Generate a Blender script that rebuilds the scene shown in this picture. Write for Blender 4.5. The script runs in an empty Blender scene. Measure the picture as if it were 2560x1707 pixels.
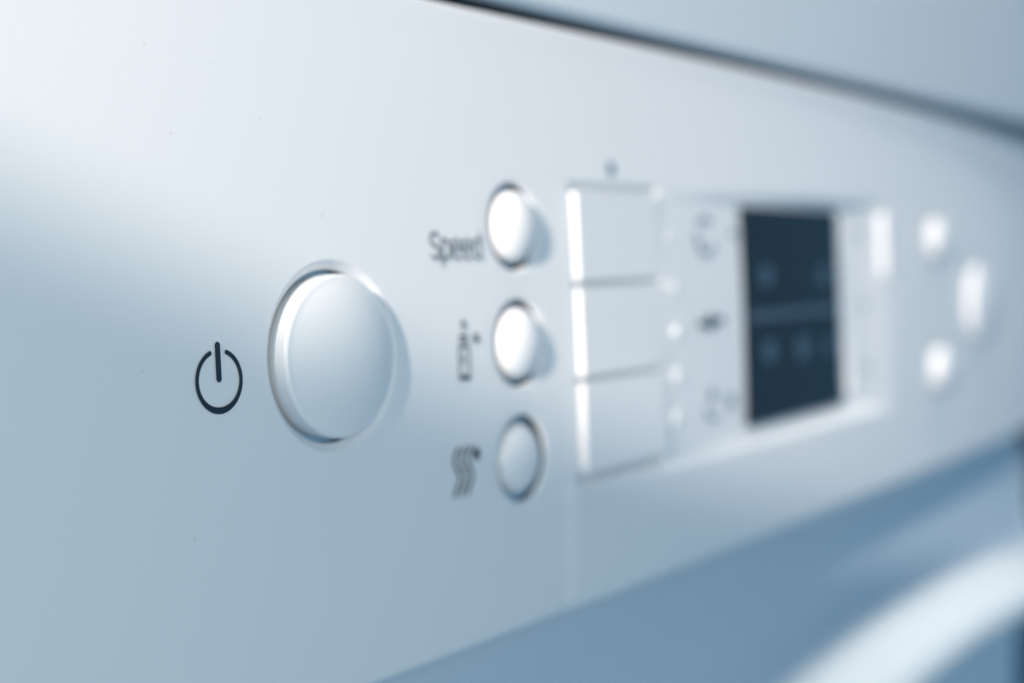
import bpy, bmesh, math, random
from mathutils import Vector, Matrix
from mathutils.geometry import delaunay_2d_cdt
random.seed(7)
S = 0.14          # metres per layout unit (camera to panel plane = 1 unit)
Z0 = 0.80         # camera height above the floor
sc = bpy.context.scene
C = sc.collection

def W(x, y, z):
    """layout units (x right, y depth from the camera's plane, z up) -> metres; panel face at Y = 0"""
    return Vector((x*S, (y-1.0)*S, z*S + Z0))

# ------------------------------------------------------------------ camera
AL, PI_, RO, FPX = 0.9661538578, -0.0356067932, -0.0460132863, 3700.31
cam_d = bpy.data.cameras.new('camera'); cam = bpy.data.objects.new('camera', cam_d); C.objects.link(cam)
fw = Vector((math.sin(AL)*math.cos(PI_), math.cos(AL)*math.cos(PI_), math.sin(PI_)))
rt = Vector((math.cos(AL), -math.sin(AL), 0)); up = rt.cross(fw)
r2 = rt*math.cos(RO) + up*math.sin(RO); u2 = -rt*math.sin(RO) + up*math.cos(RO)
M3 = Matrix((r2, u2, -fw)).transposed()
cam.matrix_world = Matrix.Translation(W(0, 0, 0)) @ M3.to_4x4()
cam_d.sensor_width = 36.0; cam_d.sensor_fit = 'HORIZONTAL'
cam_d.lens = FPX/2560*36
cam_d.clip_start = 0.005; cam_d.clip_end = 50
cam_d.dof.use_dof = True
cam_d.dof.focus_distance = 1.372*S
cam_d.dof.aperture_fstop = 8.2
sc.camera = cam

# ------------------------------------------------------------------ light
world = bpy.data.worlds.new('World'); sc.world = world; world.use_nodes = True
bg = world.node_tree.nodes['Background']
bg.inputs[0].default_value = (0.195, 0.50, 0.79, 1); bg.inputs[1].default_value = 0.43

def aim(o, loc, target):
    o.location = loc
    o.rotation_euler = (target - loc).to_track_quat('-Z', 'Y').to_euler()
ld = bpy.data.lights.new('key_lamp', 'SPOT'); key = bpy.data.objects.new('key_lamp', ld); C.objects.link(key)
aim(key, W(-9.0, -1.75, 3.62), W(1.12, 1, 0.74))
ld.energy = 194.0; ld.color = (1.0, 0.83, 0.72); ld.spot_size = math.radians(8.0); ld.spot_blend = 0.12; ld.shadow_soft_size = 0.011
ld = bpy.data.lights.new('fill_lamp', 'AREA'); fill = bpy.data.objects.new('fill_lamp', ld); C.objects.link(fill)
aim(fill, W(-1.4, -2.4, 0.3), W(1.0, 1, -0.1))
ld.shape = 'DISK'; ld.size = 0.30; ld.energy = 1.60; ld.color = (1.0, 0.95, 0.84)

ld = bpy.data.lights.new('lip_light', 'AREA'); top = bpy.data.objects.new('lip_light', ld); C.objects.link(top)  # unseen overhead light, added to brighten the rolled lip
aim(top, W(3.9, 0.15, 6.0), W(3.1, 0.95, -0.7))
ld.shape = 'DISK'; ld.size = 0.36; ld.energy = 0.40; ld.color = (1.0, 0.93, 0.86); ld.spread = math.radians(26)

sc.view_settings.view_transform = 'Standard'; sc.view_settings.look = 'None'
sc.view_settings.exposure = 0.10; sc.view_settings.gamma = 1.0; sc.view_settings.use_curve_mapping = False
sc.cycles.use_denoising = True
sc.cycles.max_bounces = 8

# ------------------------------------------------------------------ materials
def mat(name, col, rough=0.4, spec=0.5, bump=0.0, bscale=900, mottle=0.0, specks=False, coat=0.0):
    m = bpy.data.materials.new(name); m.use_nodes = True
    nt = m.node_tree; b = nt.nodes['Principled BSDF']
    b.inputs['Base Color'].default_value = (*col, 1); b.inputs['Roughness'].default_value = rough
    b.inputs['Specular IOR Level'].default_value = spec
    if coat: b.inputs['Coat Weight'].default_value = coat; b.inputs['Coat Roughness'].default_value = 0.08
    tc = nt.nodes.new('ShaderNodeTexCoord')
    if bump:
        n = nt.nodes.new('ShaderNodeTexNoise'); n.inputs['Scale'].default_value = bscale; n.inputs['Detail'].default_value = 3
        nt.links.new(tc.outputs['Object'], n.inputs['Vector'])
        bp = nt.nodes.new('ShaderNodeBump'); bp.inputs['Strength'].default_value = bump; bp.inputs['Distance'].default_value = 0.0002
        nt.links.new(n.outputs['Fac'], bp.inputs['Height']); nt.links.new(bp.outputs['Normal'], b.inputs['Normal'])
    if mottle:
        n2 = nt.nodes.new('ShaderNodeTexNoise'); n2.inputs['Scale'].default_value = 35; n2.inputs['Detail'].default_value = 5
        nt.links.new(tc.outputs['Object'], n2.inputs['Vector'])
        mp = nt.nodes.new('ShaderNodeMapRange'); mp.inputs['From Min'].default_value = 0.3; mp.inputs['From Max'].default_value = 0.7
        mp.inputs['To Min'].default_value = rough - mottle; mp.inputs['To Max'].default_value = rough + mottle
        nt.links.new(n2.outputs['Fac'], mp.inputs['Value']); nt.links.new(mp.outputs['Result'], b.inputs['Roughness'])
    if specks:   # fine dust lying on the plastic
        v = nt.nodes.new('ShaderNodeTexVoronoi'); v.inputs['Scale'].default_value = 260
        nt.links.new(tc.outputs['Object'], v.inputs['Vector'])
        lt = nt.nodes.new('ShaderNodeMapRange'); lt.inputs['From Min'].default_value = 0.03; lt.inputs['From Max'].default_value = 0.09
        lt.inputs['To Min'].default_value = 1.0; lt.inputs['To Max'].default_value = 0.0
        nt.links.new(v.outputs['Distance'], lt.inputs['Value'])
        sp = nt.nodes.new('ShaderNodeSeparateColor'); nt.links.new(v.outputs['Color'], sp.inputs['Color'])
        g = nt.nodes.new('ShaderNodeMath'); g.operation = 'GREATER_THAN'; g.inputs[1].default_value = 0.80
        nt.links.new(sp.outputs['Red'], g.inputs[0])
        mu = nt.nodes.new('ShaderNodeMath'); mu.operation = 'MULTIPLY'
        nt.links.new(g.outputs[0], mu.inputs[0]); nt.links.new(lt.outputs['Result'], mu.inputs[1])
        m2 = nt.nodes.new('ShaderNodeMath'); m2.operation = 'MULTIPLY'; m2.inputs[1].default_value = 0.40
        nt.links.new(mu.outputs[0], m2.inputs[0])
        mx = nt.nodes.new('ShaderNodeMix'); mx.data_type = 'RGBA'
        mx.inputs['A'].default_value = (*col, 1)
        nt.links.new(m2.outputs[0], mx.inputs['Factor'])
        cm = nt.nodes.new('ShaderNodeMix'); cm.data_type = 'RGBA'
        cm.inputs['A'].default_value = (0.42, 0.45, 0.48, 1); cm.inputs['B'].default_value = (0.95, 0.95, 0.95, 1)
        nt.links.new(sp.outputs['Green'], cm.inputs['Factor'])
        nt.links.new(cm.outputs['Result'], mx.inputs['B'])
        nt.links.new(mx.outputs['Result'], b.inputs['Base Color'])
    return m
M = {}
M['panel'] = mat('panel_plastic', (0.74, 0.78, 0.81), 0.42, 0.4, bump=0.05, mottle=0.06, specks=True)
M['button'] = mat('button_plastic', (0.74, 0.78, 0.81), 0.34, 0.45, bump=0.03)
M['ink'] = mat('printed_ink', (0.018, 0.036, 0.058), 0.55, 0.3)
M['icon_ink'] = mat('printed_icon_ink', (0.055, 0.10, 0.15), 0.55, 0.3)
M['soft_ink'] = mat('printed_grey_ink', (0.16, 0.25, 0.34), 0.55, 0.3)
M['screen'] = mat('display_glass', (0.010, 0.018, 0.028), 0.22, 0.25)
M['segment'] = mat('display_segment', (0.055, 0.098, 0.15), 0.4, 0.3)
M['bar'] = mat('display_divider', (0.062, 0.10, 0.15), 0.4, 0.3)
M['body'] = mat('recess_shade_enamel', (0.49, 0.61, 0.71), 0.36, 0.5, bump=0.04, bscale=400, mottle=0.05)  # bluer, darker base carries the shade of the grip recess
M['door'] = mat('lightened_enamel', (0.68, 0.76, 0.82), 0.32, 0.5, bump=0.04, bscale=400, mottle=0.05)  # lighter copy of the enamel, brightened where the lip shadows it
M['worktop'] = mat('worktop_laminate', (0.70, 0.76, 0.80), 0.45, 0.4, bump=0.06, bscale=300, mottle=0.05)
M['dark'] = mat('gap_shade_dark', (0.012, 0.035, 0.06), 0.7, 0.2)  # shade of the gap under the worktop as a colour
M['well'] = mat('well_shade_tint', (0.28, 0.50, 0.70), 0.5, 0.3)  # blue of the shaded button gaps painted as base colour
M['strip'] = mat('side_shade_dark', (0.07, 0.14, 0.22), 0.5, 0.3)  # shade of the gap beside the door as a colour
M['led'] = mat('led_lens', (0.76, 0.80, 0.83), 0.2, 0.5)
M['backdrop'] = mat('dark_backdrop_paint', (0.035, 0.065, 0.10), 0.5, 0.3, bump=0.05)

# ------------------------------------------------------------------ helpers
def link(name, me, m, parent=None, smooth=True):
    if smooth:
        for p in me.polygons: p.use_smooth = True
    me.materials.append(m)
    o = bpy.data.objects.new(name, me); C.objects.link(o)
    if parent is not None:
        o.parent = parent
        o.matrix_parent_inverse = parent.matrix_world.inverted()
    return o
def empty(name, loc, label, cat):
    o = bpy.data.objects.new(name, None); C.objects.link(o); o.location = loc; o.empty_display_size = 0.05
    o['label'] = label; o['category'] = cat
    bpy.context.view_layer.update()
    return o
def mesh(name, vs, fs):
    me = bpy.data.meshes.new(name); me.from_pydata([tuple(v) for v in vs], [], fs); me.update(); return me

def lathe(name, prof, cx, cz, m, parent, n=96, y0=1.0):
    """prof: list of (r, depth) from the outside back to the centre front; depth positive into the panel"""
    vs, fs = [], []
    for r, d in prof:
        for k in range(n):
            a = 2*math.pi*k/n
            vs.append(W(cx + r*math.cos(a), y0 + d, cz + r*math.sin(a)))
    for i in range(len(prof)-1):
        for k in range(n):
            k2 = (k+1) % n
            fs.append((i*n+k, (i+1)*n+k, (i+1)*n+k2, i*n+k2))
    c = len(vs); vs.append(W(cx, y0 + prof[-1][1], cz)); b = (len(prof)-1)*n
    for k in range(n): fs.append((b+k, c, b+(k+1) % n))
    me = mesh(name, vs, fs)
    bm = bmesh.new(); bm.from_mesh(me); bmesh.ops.recalc_face_normals(bm, faces=bm.faces); 
    # open lathe: make sure the front faces the viewer (-Y)
    bm.faces.ensure_lookup_table()
    if bm.faces[-1].normal.y > 0: bmesh.ops.reverse_faces(bm, faces=bm.faces)
    bm.to_mesh(me); bm.free()
    return link(name, me, m, parent)

def rbox(name, x0, x1, y0, y1, z0, z1, bev, m, parent, seg=4, taper=None, lean=None):
    bm = bmesh.new()
    vs = []
    for x in (x0, x1):
        for y in (y0, y1):
            for z in (z0, z1):
                yy = y
                if taper and y == y0 and x == x1: yy = y + taper
                if lean and y == y0 and z == z0: yy = y + lean
                vs.append(bm.verts.new(W(x, yy, z)))
    for f in ((0,1,3,2),(4,6,7,5),(0,4,5,1),(2,3,7,6),(0,2,6,4),(1,5,7,3)): bm.faces.new([vs[i] for i in f])
    bmesh.ops.recalc_face_normals(bm, faces=bm.faces)
    if bev: bmesh.ops.bevel(bm, geom=list(bm.edges), offset=bev*S, segments=seg, profile=0.5, affect='EDGES', clamp_overlap=True)
    me = bpy.data.meshes.new(name); bm.to_mesh(me); bm.free()
    me.shade_smooth() if hasattr(me, 'shade_smooth') else None
    o = link(name, me, m, parent)
    wn = o.modifiers.new('weighted_normals', 'WEIGHTED_NORMAL'); wn.weight = 100; wn.keep_sharp = False
    return o

def strokes(name, lines, width, m, parent, depth=None, off=0.0015, dots=()):
    """flat printed marks: ribbons with round ends that follow the panel, off = height above the surface (layout units)"""
    depth = depth or (lambda x, z: 0.0)
    bm = bmesh.new(); lift = [off]
    def V(x, z): return bm.verts.new(W(x, 1 + depth(x, z) - lift[0], z))
    def disc(x, z, r, n=20):
        bm.faces.new([V(x + r*math.cos(2*math.pi*k/n), z + r*math.sin(2*math.pi*k/n)) for k in range(n)])
        lift[0] += 0.00004
    for ln in lines:
        w = width
        if isinstance(ln, dict): w = ln['w']; ln = ln['p']
        pts = [Vector(p) for p in ln]; n = len(pts); L, R = [], []
        for i, p in enumerate(pts):
            a = (pts[min(i+1, n-1)] - pts[i]); b = (pts[i] - pts[max(i-1, 0)])
            if a.length == 0: a = b
            if b.length == 0: b = a
            a = a.normalized(); b = b.normalized(); t = (a+b).normalized()
            nn = Vector((-t.y, t.x)); wi = w(i/(n-1)) if callable(w) else w; k = wi/2/max(0.5, nn.dot(Vector((-a.y, a.x))))
            L.append(p + nn*k); R.append(p - nn*k)
        lv = [V(*p) for p in L]; rv = [V(*p) for p in R]
        for i in range(n-1): bm.faces.new((lv[i], rv[i], rv[i+1], lv[i+1]))
        lift[0] += 0.00004
        w0, w1 = (w(0), w(1)) if callable(w) else (w, w); disc(*pts[0], w0/2); disc(*pts[-1], w1/2)
    for x, z, r in dots: disc(x, z, r)
    for f in bm.faces:
        f.normal_update()
        if f.normal.y > 0: f.normal_flip()
    me = bpy.data.meshes.new(name); bm.to_mesh(me); bm.free()
    return link(name, me, m, parent, smooth=False)
def arc(cx, cz, r, a0, a1, n=40, rz=None):
    rz = rz or r
    return [(cx + r*math.cos(math.radians(a0+(a1-a0)*i/n)), cz + rz*math.sin(math.radians(a0+(a1-a0)*i/n))) for i in range(n+1)]

# ------------------------------------------------------------------ layout of the control panel
XL, XR, ZB, ZT = -0.40, 3.98, -0.412, 0.3290
FIL = 0.008
# holes: (cx, cz, hole radius, dish radius, dish depth)
POWER = (1.131, -0.060, 0.0880, 0.0995, 0.0070)
OPTS = [(1.463, 0.0736, 0.0515, 0.0550, 0.0012), (1.463, -0.0655, 0.0515, 0.0550, 0.0012), (1.463, -0.2040, 0.0515, 0.0550, 0.0012)]
RSM = [(3.022, 0.0630, 0.0515, 0.0550, 0.0012), (3.022, -0.2040, 0.0515, 0.0550, 0.0012)]
START = (3.318, -0.0780, 0.0880, 0.1060, 0.0100)
DISH = [POWER] + OPTS + RSM + [START]
MX0, MX1, MZ0, MZ1 = 1.590, 2.745, -0.2620, 0.1300     # the sunk display module
MCH = 0.030
def sstep(t): t = max(0.0, min(1.0, t)); return t*t*(3-2*t)
def lin_soft(t, s=0.12):
    """a straight chamfer ramp 0..1 with softened ends"""
    return sstep(t)*s*2 + max(0, min(1, t))*(1-s*2)
KX1, KZ0, KZ1 = 1.8240, -0.2520, 0.1300               # pocket that holds the three keys
def module_depth(x):
    return 0.013*max(0.0, min(1.0, (x - KX1)/0.60))
def hp(x, z):
    """depth of the panel face behind the nominal plane"""
    y = 0.012*((z+0.02)/0.36)**2 + 0.012*max(0.0, x-2.0)**2
    for e in (z-ZB, ZT-z, x-XL, XR-x):
        if e < FIL: y += FIL - math.sqrt(max(0.0, FIL*FIL - (FIL-max(e, 0))**2))
    if KX1-0.004 < x < MX1 and MZ0 < z < MZ1:
        k = min(lin_soft((z-MZ0)/MCH), lin_soft((MZ1-z)/0.018), lin_soft((MX1-x)/0.170))
        y += module_depth(x)*k
    if MX0 < x < KX1 and KZ0 < z < KZ1:
        y += 0.010*min(1.0, (x-MX0)/0.003, (KX1-x)/0.003, (z-KZ0)/0.003, (KZ1-z)/0.003)
    if z < -0.255 and x > 1.552: y -= 0.0035*sstep((x-1.552)/0.030)*sstep((-0.255-z)/0.012)*(1-sstep((x-1.6)/1.2))
    for cx, cz, rh, rd, dd in DISH:
        r = math.hypot(x-cx, z-cz)
        if r < rd:
            t = max(0.0, (r-rh)/(rd-rh))
            y += dd*(0.5+0.5*math.cos(math.pi*t))
            e = r-rh; rf = 0.0035
            if e < rf: y += rf - math.sqrt(max(0.0, rf*rf - (rf-max(e, 0))**2))
    return y
def hn(x, z):
    e = 0.0004
    dx = (hp(x+e, z)-hp(x-e, z))/(2*e); dz = (hp(x, z+e)-hp(x, z-e))/(2*e)
    return Vector((dx, -1, dz)).normalized()

def build_panel(parent):
    def edge_rows(a, b, step):
        near = [FIL*(1-math.cos(math.radians(t))) for t in (0, 8, 16, 25, 35, 46, 58, 72, 90)]
        n = int((b-a-2*FIL)/step)
        mid = [a+FIL+(b-a-2*FIL)*i/n for i in range(1, n)]
        return [a+e for e in near] + mid + [b-e for e in reversed(near)]
    xs = edge_rows(XL, XR, 0.03); zs = edge_rows(ZB, ZT, 0.018)
    fx0, fx1, fz0, fz1 = 1.585, 2.765, -0.277, 0.145
    pts = []
    def clear(x, z, pad=0.006): return all(math.hypot(x-c[0], z-c[1]) > c[3]+pad for c in DISH)
    for x in xs:
        for z in zs:
            if fx0 < x < fx1 and fz0 < z < fz1: continue
            if clear(x, z): pts.append(Vector((x, z)))
    for i in range(8):
        for j in range(24): pts.append(Vector((1.550+0.0045*i+0.0011, -0.2762-0.0050*j)))
    for x in (MX0, MX0+0.003, KX1-0.003, KX1):
        for j in range(95): pts.append(Vector((x, fz0+0.0011+(fz1-fz0)*j/95)))
    for z in (KZ0, KZ0+0.003, KZ1-0.003, KZ1):
        for j in range(60): pts.append(Vector((MX0-0.002+0.24*j/60, z)))
    nx, nz = int((fx1-fx0)/0.010), int((fz1-fz0)/0.0045)
    for i in range(nx+1):
        for j in range(nz+1): pts.append(Vector((fx0+(fx1-fx0)*i/nx, fz0+(fz1-fz0)*j/nz)))
    edges, loops = [], []
    N = 96
    for cx, cz, rh, rd, dd in DISH:
        rr = [rh, rh+0.0004, rh+0.0012, rh+0.0023, rh+0.0035] + [rh+0.0035+(rd-rh-0.0035)*i/6 for i in range(1, 7)]
        for i, r in enumerate(rr):
            b = len(pts)
            for k in range(N):
                a = 2*math.pi*k/N; pts.append(Vector((cx+r*math.cos(a), cz+r*math.sin(a))))
            if i == 0:
                loops.append(list(range(b, b+N))); edges += [(b+k, b+(k+1) % N) for k in range(N)]
    v2, e2, f2, ov, oe, of = delaunay_2d_cdt(pts, edges, [], 0, 1e-6)
    verts = [W(p.x, 1+hp(p.x, p.y), p.y) for p in v2]
    nor = [hn(p.x, p.y) for p in v2]
    faces = []
    for f in f2:
        cx = sum(v2[i].x for i in f)/3; cz = sum(v2[i].y for i in f)/3
        if any(math.hypot(cx-c[0], cz-c[1]) < c[2]*0.9985 for c in DISH): continue
        a, b, c = (v2[i] for i in f)
        if (b-a).cross(c-a) < 0: f = list(reversed(f))
        faces.append(tuple(f))
    nface = []
    def wall(loop2, ydeep, normals):
        b = len(verts); n = len(loop2)
        for (x, z), nn in zip(loop2, normals):
            verts.append(W(x, 1+hp(x, z), z)); nor.append(nn)
            verts.append(W(x, ydeep, z)); nor.append(nn)
        for k in range(n):
            k2 = (k+1) % n; faces.append((b+2*k, b+2*k+1, b+2*k2+1, b+2*k2))
    nface += [len(faces)]
    for cx, cz, rh, rd, dd in DISH:
        l = [(cx+rh*math.cos(2*math.pi*k/N), cz+rh*math.sin(2*math.pi*k/N)) for k in range(N)]
        wall(l, 1.020 + hp(cx+rd, cz) - 1.0*0 , [Vector((-(x-cx), 0, -(z-cz))).normalized() for x, z in l])
    nface += [len(faces)]
    # outer return of the panel, then the flat underside closes it at the back
    per = [(x, ZB) for x in xs[:-1]] + [(XR, z) for z in zs[:-1]] + [(x, ZT) for x in reversed(xs[1:])] + [(XL, z) for z in reversed(zs[1:])]
    def on(x, z):
        if z == ZB: return Vector((0, 0, -1))
        if x == XR: return Vector((1, 0, 0))
        if z == ZT: return Vector((0, 0, 1))
        return Vector((-1, 0, 0))
    wall(per, 1.30, [on(x, z) for x, z in per])
    me = mesh('control_panel', verts, faces)
    for p in me.polygons: p.use_smooth = True
    me.normals_split_custom_set_from_vertices(nor)
    o = link('control_panel', me, M['panel'], parent, smooth=False)
    me.materials.append(M['well'])  # hole walls take the blue shade tint, not the panel white
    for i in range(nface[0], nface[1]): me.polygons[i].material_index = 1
    return o

# ------------------------------------------------------------------ the appliance
app = empty('home_appliance', Vector((1.75*S, 0.25, 0.0)), 'white home appliance with round buttons and dark display on its control panel', 'appliance')
panel = build_panel(app); panel['label'] = 'white plastic control panel with printed symbols'
# ring behind each button hole, bluish shade put into its colour
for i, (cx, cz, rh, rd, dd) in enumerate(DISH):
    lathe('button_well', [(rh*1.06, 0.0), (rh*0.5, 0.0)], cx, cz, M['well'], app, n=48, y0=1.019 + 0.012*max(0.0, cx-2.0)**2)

def button_profile(R, h, fil, dome, back=0.06, n=10):
    p = [(R, back), (R, back*0.5), (R, -h+fil)]
    for i in range(1, n+1):
        a = math.radians(90*i/n); p.append((R-fil+fil*math.cos(a), -h+fil-fil*math.sin(a)))
    r0 = R-fil
    for i in range(1, 17):
        t = i/17; p.append((r0*(1-t), -h-dome*(1-(1-t)**2)))
    return p
def dome_profile(R, y_rim, h, back=0.06, n=18):
    p = [(R, back), (R, back*0.5), (R, y_rim+0.002)]
    for i in range(0, n):
        a = math.radians(90*i/n); p.append((R*math.cos(a), y_rim-h*math.sin(a)))
    return p
lathe('power_button', button_profile(0.0830, 0.0110, 0.0050, 0.0130), POWER[0], POWER[1], M['button'], app, n=128)['label'] = 'large round power button with a flat face'
for i, (c, push) in enumerate(zip(OPTS, (0.0, 0.001, 0.011))):
    o = lathe('option_button', dome_profile(0.0430, 0.003+push, 0.0215), c[0], c[1], M['button'], app)
    o['label'] = ('small domed button beside the word Speed', 'small domed button beside the bottle symbol', 'small domed button beside the wavy lines')[i]
for c in RSM: lathe('option_button', dome_profile(0.0435, 0.000, 0.019), c[0], c[1], M['button'], app, y0=1+0.012*(c[0]-2)**2)
lathe('start_button', button_profile(0.0830, 0.013, 0.012, 0.007), START[0], START[1], M['button'], app, y0=1+0.012*(START[0]-2)**2)

# printed marks on the bare panel
def pd(x, z): return hp(x, z)
power = strokes('power_symbol', [{'p': arc(0.9682, -0.0722, 0.0278, 112, 428, 72), 'w': lambda t: 0.0044 + 0.0020*math.exp(-((t-0.5)/0.13)**2)}, {'p': [(0.9676, -0.0395), (0.9678, -0.0705)], 'w': 0.0066}], 0.005, M['ink'], panel, pd)
power['label'] = 'dark printed power symbol'
# "Speed" in squared technical strokes
def letters():
    L = []; h, xh, w, adv = 0.0280, 0.0205, 0.0135, 0.0196; x, b = 1.2975, 0.0375; c = 0.0035
    # S
    L.append([(x+w, b+h-c), (x+w-c, b+h), (x+c, b+h), (x, b+h-c), (x, b+h/2+c), (x+c, b+h/2), (x+w-c, b+h/2), (x+w, b+h/2-c), (x+w, b+c), (x+w-c, b), (x+c, b), (x, b+c)])
    x += adv
    L.append([(x, b-0.0085), (x, b+xh)]); L.append([(x, b+xh), (x+w-c, b+xh), (x+w, b+xh-c), (x+w, b+c), (x+w-c, b), (x, b)])
    for _ in range(2):
        x += adv
        L.append([(x, b+xh/2), (x+w, b+xh/2), (x+w, b+xh-c), (x+w-c, b+xh), (x+c, b+xh), (x, b+xh-c), (x, b+c), (x+c, b), (x+w, b)])
    x += adv
    L.append([(x+w, b+h), (x+w, b)]); L.append([(x+w, b+xh), (x+c, b+xh), (x, b+xh-c), (x, b+c), (x+c, b), (x+w, b)])
    return L
strokes('speed_lettering', letters(), 0.0028, M['icon_ink'], panel, pd)['label'] = 'printed word Speed'
def star(x, z, r): return [[(x+r*math.cos(a), z+r*math.sin(a)), (x-r*math.cos(a), z-r*math.sin(a))] for a in (math.radians(90), math.radians(30), math.radians(150))]
bx, bz = 1.3485, -0.065
strokes('bottle_symbol', [[(bx-0.0065, bz+0.006), (bx-0.0065, bz+0.014), (bx+0.0065, bz+0.014), (bx+0.0065, bz+0.006)], [(bx, bz+0.006), (bx, bz+0.014)],
        [(bx-0.0090, bz-0.034), (bx-0.0090, bz+0.002), (bx+0.0090, bz+0.002), (bx+0.0090, bz-0.034)],
        {'p': [(bx-0.0070, bz-0.033), (bx+0.0070, bz-0.033)], 'w': 0.0060}, [(bx-0.002, bz-0.016), (bx-0.002, bz-0.008)]] + star(bx+0.0235, bz+0.0105, 0.0062),
        0.0026, M['icon_ink'], panel, pd, dots=((bx, bz+0.0285, 0.0040), (bx, bz+0.0205, 0.0022)))
wx, wz = 1.3290, -0.2040
strokes('wave_symbol', [[(wx+k*0.0125+0.0050*math.cos(math.pi*(t/24*2.6+0.35)), wz+0.0270-0.054*t/24) for t in range(25)] for k in range(3)] + star(wx+0.0375, wz+0.0170, 0.0068), 0.0038, M['ink'], panel, pd)

# wide program keys at the left of the display module: proud at the left, running flush to the right
for i, zt in enumerate((0.1190, -0.0030, -0.1245)):
    k = rbox('program_key', 1.5945, 1.8190, 0.9930, 1.030, zt-0.1135, zt, 0.0016, M['panel'], app, taper=0.0055)
    k['label'] = ('top', 'middle', 'bottom')[i] + ' wide program key left of the display'
# indicator lamps
def md(x, z): return hp(x, z)
for (x, z, k_) in ((1.853, 0.061, 0.3), (1.860, -0.0110, 0.6), (1.860, -0.0720, 1.3), (1.860, -0.1350, 1.0), (1.856, -0.1930, 0.9)):
    lathe('indicator_light', [(0.0110, 0.01), (0.0110, -0.0008*k_), (0.0090, -0.0022*k_), (0.005, -0.0030*k_)], x, z, M['led'], app, n=24, y0=1+hp(x, z))
# symbols between keys and display
def sym(name, lines, w, dots=(), m='soft_ink'): return strokes(name, lines, w, M[m], panel, md, off=0.002, dots=dots)
sx, sz = 1.962, 0.0640
sym('spin_symbol', [arc(sx, sz, 0.030, 200, 330, 20, 0.026), arc(sx, sz, 0.030, 50, 130, 14, 0.026), [(sx-0.030, sz+0.004), (sx-0.020, sz-0.010)]], 0.007)
sx, sz = 1.962, -0.0645
sym('tap_symbol', [[(sx-0.034, sz), (sx-0.006, sz)], [(sx+0.018, sz+0.002), (sx+0.048, sz+0.004)]], 0.009, dots=((sx+0.006, sz+0.002, 0.013),), m='icon_ink')
sx, sz = 1.970, -0.1830
sym('basket_symbol', [[(sx-0.024, sz-0.006), (sx-0.016, sz-0.020), (sx+0.010, sz-0.022)]], 0.007, dots=((sx-0.002, sz+0.012, 0.010), (sx+0.062, sz-0.002, 0.012)))
sym('printed_dot', [[(2.052, 0.069), (2.066, 0.069)]], 0.008)
strokes('panel_dot', [], 0.003, M['soft_ink'], panel, pd, dots=((1.698, 0.1520, 0.010),))
for z in (0.066, -0.060, -0.175): strokes('printed_label', [[(2.600, z+0.006), (2.625, z+0.006)], [(2.600, z-0.006), (2.618, z-0.006)]], 0.005, M['soft_ink'], panel, md, off=0.002)

# display
def fl(x): return 1 + 0.002 + module_depth(x) + 0.012*max(0.0, x-2.0)**2
DX0, DX1, DZ0, DZ1 = 2.088, 2.492, -0.2300, 0.1100
def slab(name, x0, x1, z0, z1, o0, o1, m, parent, bev=0.0):
    bm = bmesh.new(); vs = []
    for x in (x0, x1):
        for o in (o0, o1):
            for z in (z0, z1): vs.append(bm.verts.new(W(x, fl(x)-o, z)))
    for f in ((0,1,3,2),(4,6,7,5),(0,4,5,1),(2,3,7,6),(0,2,6,4),(1,5,7,3)): bm.faces.new([vs[i] for i in f])
    bmesh.ops.recalc_face_normals(bm, faces=bm.faces)
    if bev: bmesh.ops.bevel(bm, geom=list(bm.edges), offset=bev*S, segments=3, profile=0.5, affect='EDGES')
    me = bpy.data.meshes.new(name); bm.to_mesh(me); bm.free()
    return link(name, me, m, parent, smooth=False)
scr = slab('display_screen', DX0, DX1, DZ0, DZ1, 0.006, -0.01, M['screen'], app, 0.002); scr['label'] = 'dark display with faint pale segments'
slab('display_bar', DX0+0.012, DX1-0.012, -0.068, -0.054, 0.0072, 0.0066, M['bar'], scr)
for (x, z, r) in ((2.168, 0.002, 0.021), (2.418, -0.003, 0.021), (2.172, -0.118, 0.022), (2.312, -0.121, 0.024), (2.428, -0.124, 0.016)):
    strokes('display_segment', [[(x-r*0.35, z), (x+r*0.35, z)]], r*1.7, M['segment'], scr, lambda a, b: fl(a)-1, off=0.0072)
# clear frame strip right of the display and the tall key in the module's right end
slab('display_frame', 2.540, 2.570, -0.220, 0.105, 0.003, -0.01, M['button'], app, 0.002)
rbox('side_key', 2.690, 2.728, 1.000, 1.060, -0.018, 0.112, 0.016, M['button'], app, seg=6)

# ---- front below the panel: sunk grip, rolled lip, flat door sheet
prof = [(1.28, -0.36), (1.20, -0.40), (1.150, -0.44), (1.132, -0.48), (1.126, -0.53), (1.120, -0.590), (1.104, -0.616), (1.076, -0.632), (1.042, -0.645),
        (1.008, -0.662), (0.978, -0.682), (0.960, -0.706), (0.955, -0.734), (0.966, -0.757), (0.992, -0.772), (1.020, -0.785), (1.034, -0.815), (1.044, -0.88), (1.048, -1.0), (1.060, -5.2)]
def catmull(p, sub=6):
    out = []
    for i in range(len(p)-1):
        a, b, c, d = (Vector(p[max(0, min(len(p)-1, i+k))]) for k in (-1, 0, 1, 2))
        if i >= len(p)-3: out.append(b); continue
        for s in range(sub):
            t = s/sub; out.append(0.5*((2*b)+(c-a)*t+(2*a-5*b+4*c-d)*t*t+(3*b-a-3*c+d)*t**3))
    out.append(Vector(p[-1])); return out
pp = catmull(prof); NX = 60
BX0, BX1 = XL+0.01, 3.97
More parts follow.
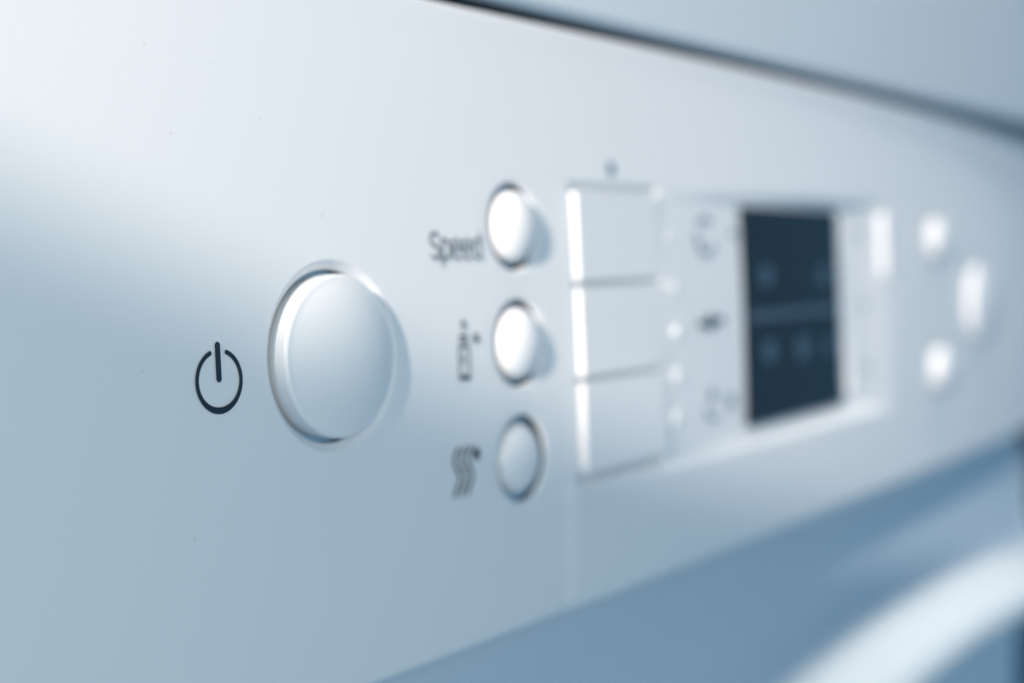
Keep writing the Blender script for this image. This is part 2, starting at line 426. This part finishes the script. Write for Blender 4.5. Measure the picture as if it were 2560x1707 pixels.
def front_piece(name, a, b, m, label, BX1):
    q_ = pp[a:b]; vs, fs = [], []; n = len(q_)
    for i in range(NX+1):
        x = BX0+(BX1-BX0)*i/NX
        for q in q_:
            wgt = sstep((-0.56-q.y)/0.08)*(1-sstep((-0.95-q.y)/0.6))
            vs.append(W(x, q.x, q.y - wgt*(0.040 + 0.070*(x-3.00)**2)))
    for i in range(NX):
        for j in range(n-1): fs.append((i*n+j, (i+1)*n+j, (i+1)*n+j+1, i*n+j+1))
    for xx, base in ((BX0, 0), (BX1, NX*n)):   # side returns
        st = len(vs)
        for j in range(n):
            vs.append(vs[base+j].copy()); v = vs[base+j].copy(); v.y = 0.5; vs.append(v)
        for j in range(n-1):
            q = (st+2*j, st+2*j+1, st+2*j+3, st+2*j+2); fs.append(q if xx == BX1 else tuple(reversed(q)))
    o = link(name, mesh(name, vs, fs), m, app); o['label'] = label
    return o
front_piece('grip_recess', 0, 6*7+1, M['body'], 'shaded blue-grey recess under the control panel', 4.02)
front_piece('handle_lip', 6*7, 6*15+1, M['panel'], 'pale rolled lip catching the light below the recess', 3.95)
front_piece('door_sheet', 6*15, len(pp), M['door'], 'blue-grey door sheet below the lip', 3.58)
rbox('side_shade_strip', 3.40, 4.02, 1.115, 1.60, -5.2, -0.80, 0.004, M['strip'], app)  # dark strip standing in for the shaded gap beside the door

# ------------------------------------------------------------------ worktop above, across a dark gap
wt = rbox('worktop', XL-2.0, XR+3.0, 0.943, 5.2, 0.3425, 0.68, 0.010, M['worktop'], None, lean=0.055)
wt['label'] = 'pale worktop edge above the control panel across a dark gap'; wt['category'] = 'worktop'
gap_strip = rbox('gap_shade_strip', XL, XR, 1.030, 1.30, 0.3295, 0.3420, 0.0, M['dark'], app)  # dark strip inside the gap, painted to give its deep shade

# ------------------------------------------------------------------ dark cabinet at the right, added to make the edge dark
backing = rbox('backdrop', 4.05, 5.6, 1.10, 5.0, -5.2, 0.330, 0.012, M['backdrop'], None)
backing['label'] = 'dark cabinet at the far right added to darken the edge'; backing['category'] = 'backdrop'
